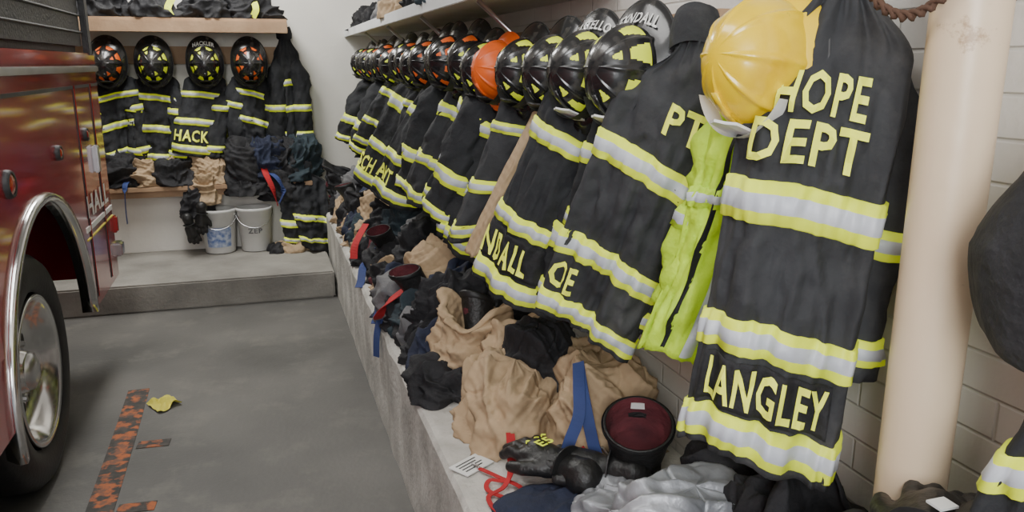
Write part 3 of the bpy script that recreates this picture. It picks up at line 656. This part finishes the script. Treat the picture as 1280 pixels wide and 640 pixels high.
# ================================================================ back wall
def back():
    s=root('plywood_shelf',(-.45,7.1,2.0),'plywood shelf fixed to the back wall above the coats','shelf'); O=V((-.45,7.1,2.0))
    box('shelf_board',V((-1.4,6.92,2.02))-O,V((.26,YB-.003,2.05))-O,'wood',s,.003)
    box('front_rail',V((-1.4,6.90,1.94))-O,V((.26,6.925,2.03))-O,'wood',s,.003)
    box('back_rail',V((-1.4,7.26,1.70))-O,V((.26,YB-.003,1.84))-O,'wood',s,.003)
    s=root('wooden_bench',(-.4,7.05,.2),'rough plywood bench with pale front panel against the back wall','bench'); O=V((-.4,7.05,.2))
    box('bench_top',V((-1.6,6.8,.72))-O,V((.38,YB-.003,.755))-O,'wood',s,.004)
    box('front_board',V((-1.6,6.83,.67))-O,V((.38,6.85,.72))-O,'wood',s,.003)
    box('front_panel',V((-1.6,6.98,.2))-O,V((.38,7.01,.72))-O,'plaster',s,.003)
    G='turnout coats hanging on the back wall'; H='helmets hanging on the back wall'
    for j,(x,k) in enumerate([(-1.10,'blackorange'),(-.77,'black'),(-.39,'black'),(-.05,'blackorange')]):
        helmet((x,7.0,1.70),(.04*(j-1.5),-1,.05),k,'black fire helmet with '+('orange' if k!='black' else 'lime')+' stickers on the back wall',H,'HACKLER' if j==2 else None,scale=.98)
        coat((x,7.17,1.68),(x+(.02,-.03,-.14,.0)[j],7.05 if j!=2 else 6.99,(.98,.93,.99,1.0)[j]),radians((-8,6,0,-10)[j]),'black turnout coat hanging below a helmet'+(', partial name on the hem' if j==2 else ''),G,hwT=.155,hwB=.175,seed=70+j,th=.08,na=64,ntr=50,
             bands=((.28,.35),(.60,.68),(.90,.97)) if j!=2 else ((.28,.35),(.58,.66),(.88,.97)),texts=(('HACK',-.80,.55,.71,.84),) if j==2 else (),slbands=((.30,.38),(.84,.93)),sleeve_len=.62,side_out=.03,amp=.022 if j!=2 else .012,tilt_z=(-.2,.15,.1,.25)[j],sl=(1,1) if j!=2 else (0,1),bend=.015,groove=.02 if j!=2 else .006)
    coat((.24,7.18,1.92),(.26,7.12,1.02),0,'black turnout coat with lime bands hanging alone on the wall',G,hwT=.10,hwB=.11,seed=80,th=.05,bands=((.38,.44),(.62,.68)),slbands=((.55,.63),(.86,.94)),sleeve_len=.72,side_out=.03,amp=.018)
    gm=['black','black','tan','black','tan','black','navy','black','teal']
    GB='gear bundled on the wooden bench'
    for j,x in enumerate([-1.35,-1.08,-.86,-.64,-.42,-.18,.0,.16,.27]):
        rn=random.Random(j+5); m=gm[j]
        clothheap((x,6.98,.757),.17,.15,.17+rn.uniform(0,.08)+(.12 if j>4 else 0),rn.uniform(-.5,.5),80+j,{'black':'black','tan':'tan','teal':'dark teal','navy':'navy blue'}[m]+' bunker pants bundled on the wooden bench',m=m,A=1.2,group=GB)
    for j,(x,z,m,h,w) in enumerate([(-.44,.60,'tan',.26,.10),(-.53,.50,'black',.24,.09),(-.13,.66,'black',.16,.14),(.10,.60,'black',.24,.13)]):
        heap((x,6.86,z),w,.09,h,0,320+j,m,{'black':'black','tan':'tan'}[m]+' trousers spilling over the bench front','spilled_trousers','trousers','gear spilling over the bench front',A=.9,pw=.35)
    strapobj([(.0,6.84,.88),(.02,6.76,.82),(.06,6.70,.72),(.09,6.69,.58)],.05,'redstrap','red webbing hanging off the bench')
    strapobj([(.04,6.82,.84),(.10,6.72,.80),(.14,6.69,.70),(.10,6.68,.60)],.045,'bluestrap','blue webbing hanging off the bench')
    strapobj([(-1.03,6.86,.80),(-1.04,6.79,.77),(-1.05,6.78,.60),(-1.05,6.78,.48)],.04,'bluestrap','blue webbing hanging off the bench')
    for x,lab in((-.38,1),(-.10,0)):
        b=root('plastic_bucket',(x,6.83,.2),'white plastic bucket '+('with a blue label' if lab else 'with printed text')+' under the bench','bucket','buckets under the bench')
        lathe('bucket_body',[(.001,.005),(.113,.005),(.117,.012),(.135,.30),(.140,.302),(.140,.335),(.144,.338),(.144,.36),(.138,.362),(.131,.35),(.115,.03),(.001,.02)],'bucket',b,seg=48)
        pts=[(.147*cos(a),.147*sin(a),.33-.12*abs(sin(a))) for a in [pi+pi*k/20 for k in range(21)]]
        tube('wire_handle',pts,.003,'alu',b,6)
        def bs(a,z,o=.004): rr=.1165+.0625*z+o; return V((rr*cos(a),rr*sin(a),z))
        g=[[bs(radians(225+9*k),z) for k in range(11)] for z in [.06+.02*q for q in range(9)]]
        if lab: vs,fs=loft(g,closed=False); mk('printed_label',vs,fs,'label',parent=b)
        else:
            for s_,zz in (('ZEP',.16),):
                textmap('printed_lettering',s_,lambda u,v,zz=zz:bs(radians(245+50*u),zz+.04*v,.005),'grey',b)
    coat((.33,6.9,.84),(.37,6.70,.21),0,'black turnout coat slumped at the bench end',None,hwT=.15,hwB=.17,seed=90,th=.10,bands=((.55,.63),(.84,.90)),sl=(1,0),name='slumped_coat',amp=.03,sleeve_len=.5,tilt_z=.15)
    heap((.18,6.72,.2),.15,.10,.06,0,91,'tan','tan hood lying on the concrete platform','fire_hood','hood',A=.8)
    heap((.06,6.70,.2),.08,.07,.07,0,92,'black','black glove bundle lying on the platform','cloth_bundle','cloth',A=.8)
    g=glove((-.58,6.72,.42),.2,'black work glove hanging off the bench','gloves hanging off the bench',lime=False); g.rotation_euler=(radians(-100),.2,pi)
    g=glove((-.50,6.71,.50),.2,'black work glove hanging off the bench','gloves hanging off the bench',lime=False); g.rotation_euler=(radians(-95),-.1,pi)
    for j,x in enumerate((-1.15,-.75,-.35,-.02)):
        rn=random.Random(j+40)
        heap((x,7.08,2.05),.20,.12,.16+rn.uniform(0,.05),0,60+j,'black','black bundled turnout gear on the plywood shelf','gear_bundle','gear','gear on the plywood shelf',A=1.2)
    strapobj([(-.60,6.93,2.06),(-.62,6.94,2.12),(-.58,6.97,2.20)],.05,'lime','lime reflective band on bundled gear',(0,-1,0))
    strapobj([(.0,6.95,2.06),(.03,6.95,2.12),(.02,6.98,2.18)],.05,'lime','lime reflective band on bundled gear',(0,-1,0))
    for j,(yy,mm) in enumerate([(6.9,'black'),(6.4,'black'),(5.8,'grey'),(5.1,'tan'),(4.5,'black'),(3.8,'teal')]):
        heap((.97,yy,1.966),.17,.24,.15,0,160+j,mm,{'black':'black','grey':'grey','tan':'tan','teal':'dark teal'}[mm]+' gear bundle stored on the white shelf','gear_bundle','gear','gear on the white shelf',A=1.2)
back()
# ================================================================ camera & light
th=atan(.24); psi=atan(.32*cos(th))
cam=bpy.data.cameras.new('camera'); cam.sensor_width=36; cam.lens=28.125; cam.clip_start=.02
co=bpy.data.objects.new('camera',cam); link(co); co.location=(0,0,1.7); co.rotation_euler=(pi/2-th,0,-psi)
bpy.context.scene.camera=co
def area(loc,rot,sx,sy,p,c):
    l=bpy.data.lights.new('lamp','AREA'); l.shape='RECTANGLE'; l.size=sx; l.size_y=sy; l.energy=p; l.color=c
    o=bpy.data.objects.new('lamp',l); o.location=loc; o.rotation_euler=rot; link(o)
area((-1.6,-1.9,2.4),(radians(80),0,radians(-16)),2.6,1.8,320,(.98,.99,1))
area((-.6,5.9,3.5),(0,0,0),.6,2.0,110,(1,.985,.95))
area((-.4,1.6,3.5),(0,0,0),.5,2.2,40,(1,.98,.95))
w=bpy.data.worlds.new('world'); bpy.context.scene.world=w; w.use_nodes=True
w.node_tree.nodes['Background'].inputs[0].default_value=(.88,.93,1,1); w.node_tree.nodes['Background'].inputs[1].default_value=.6
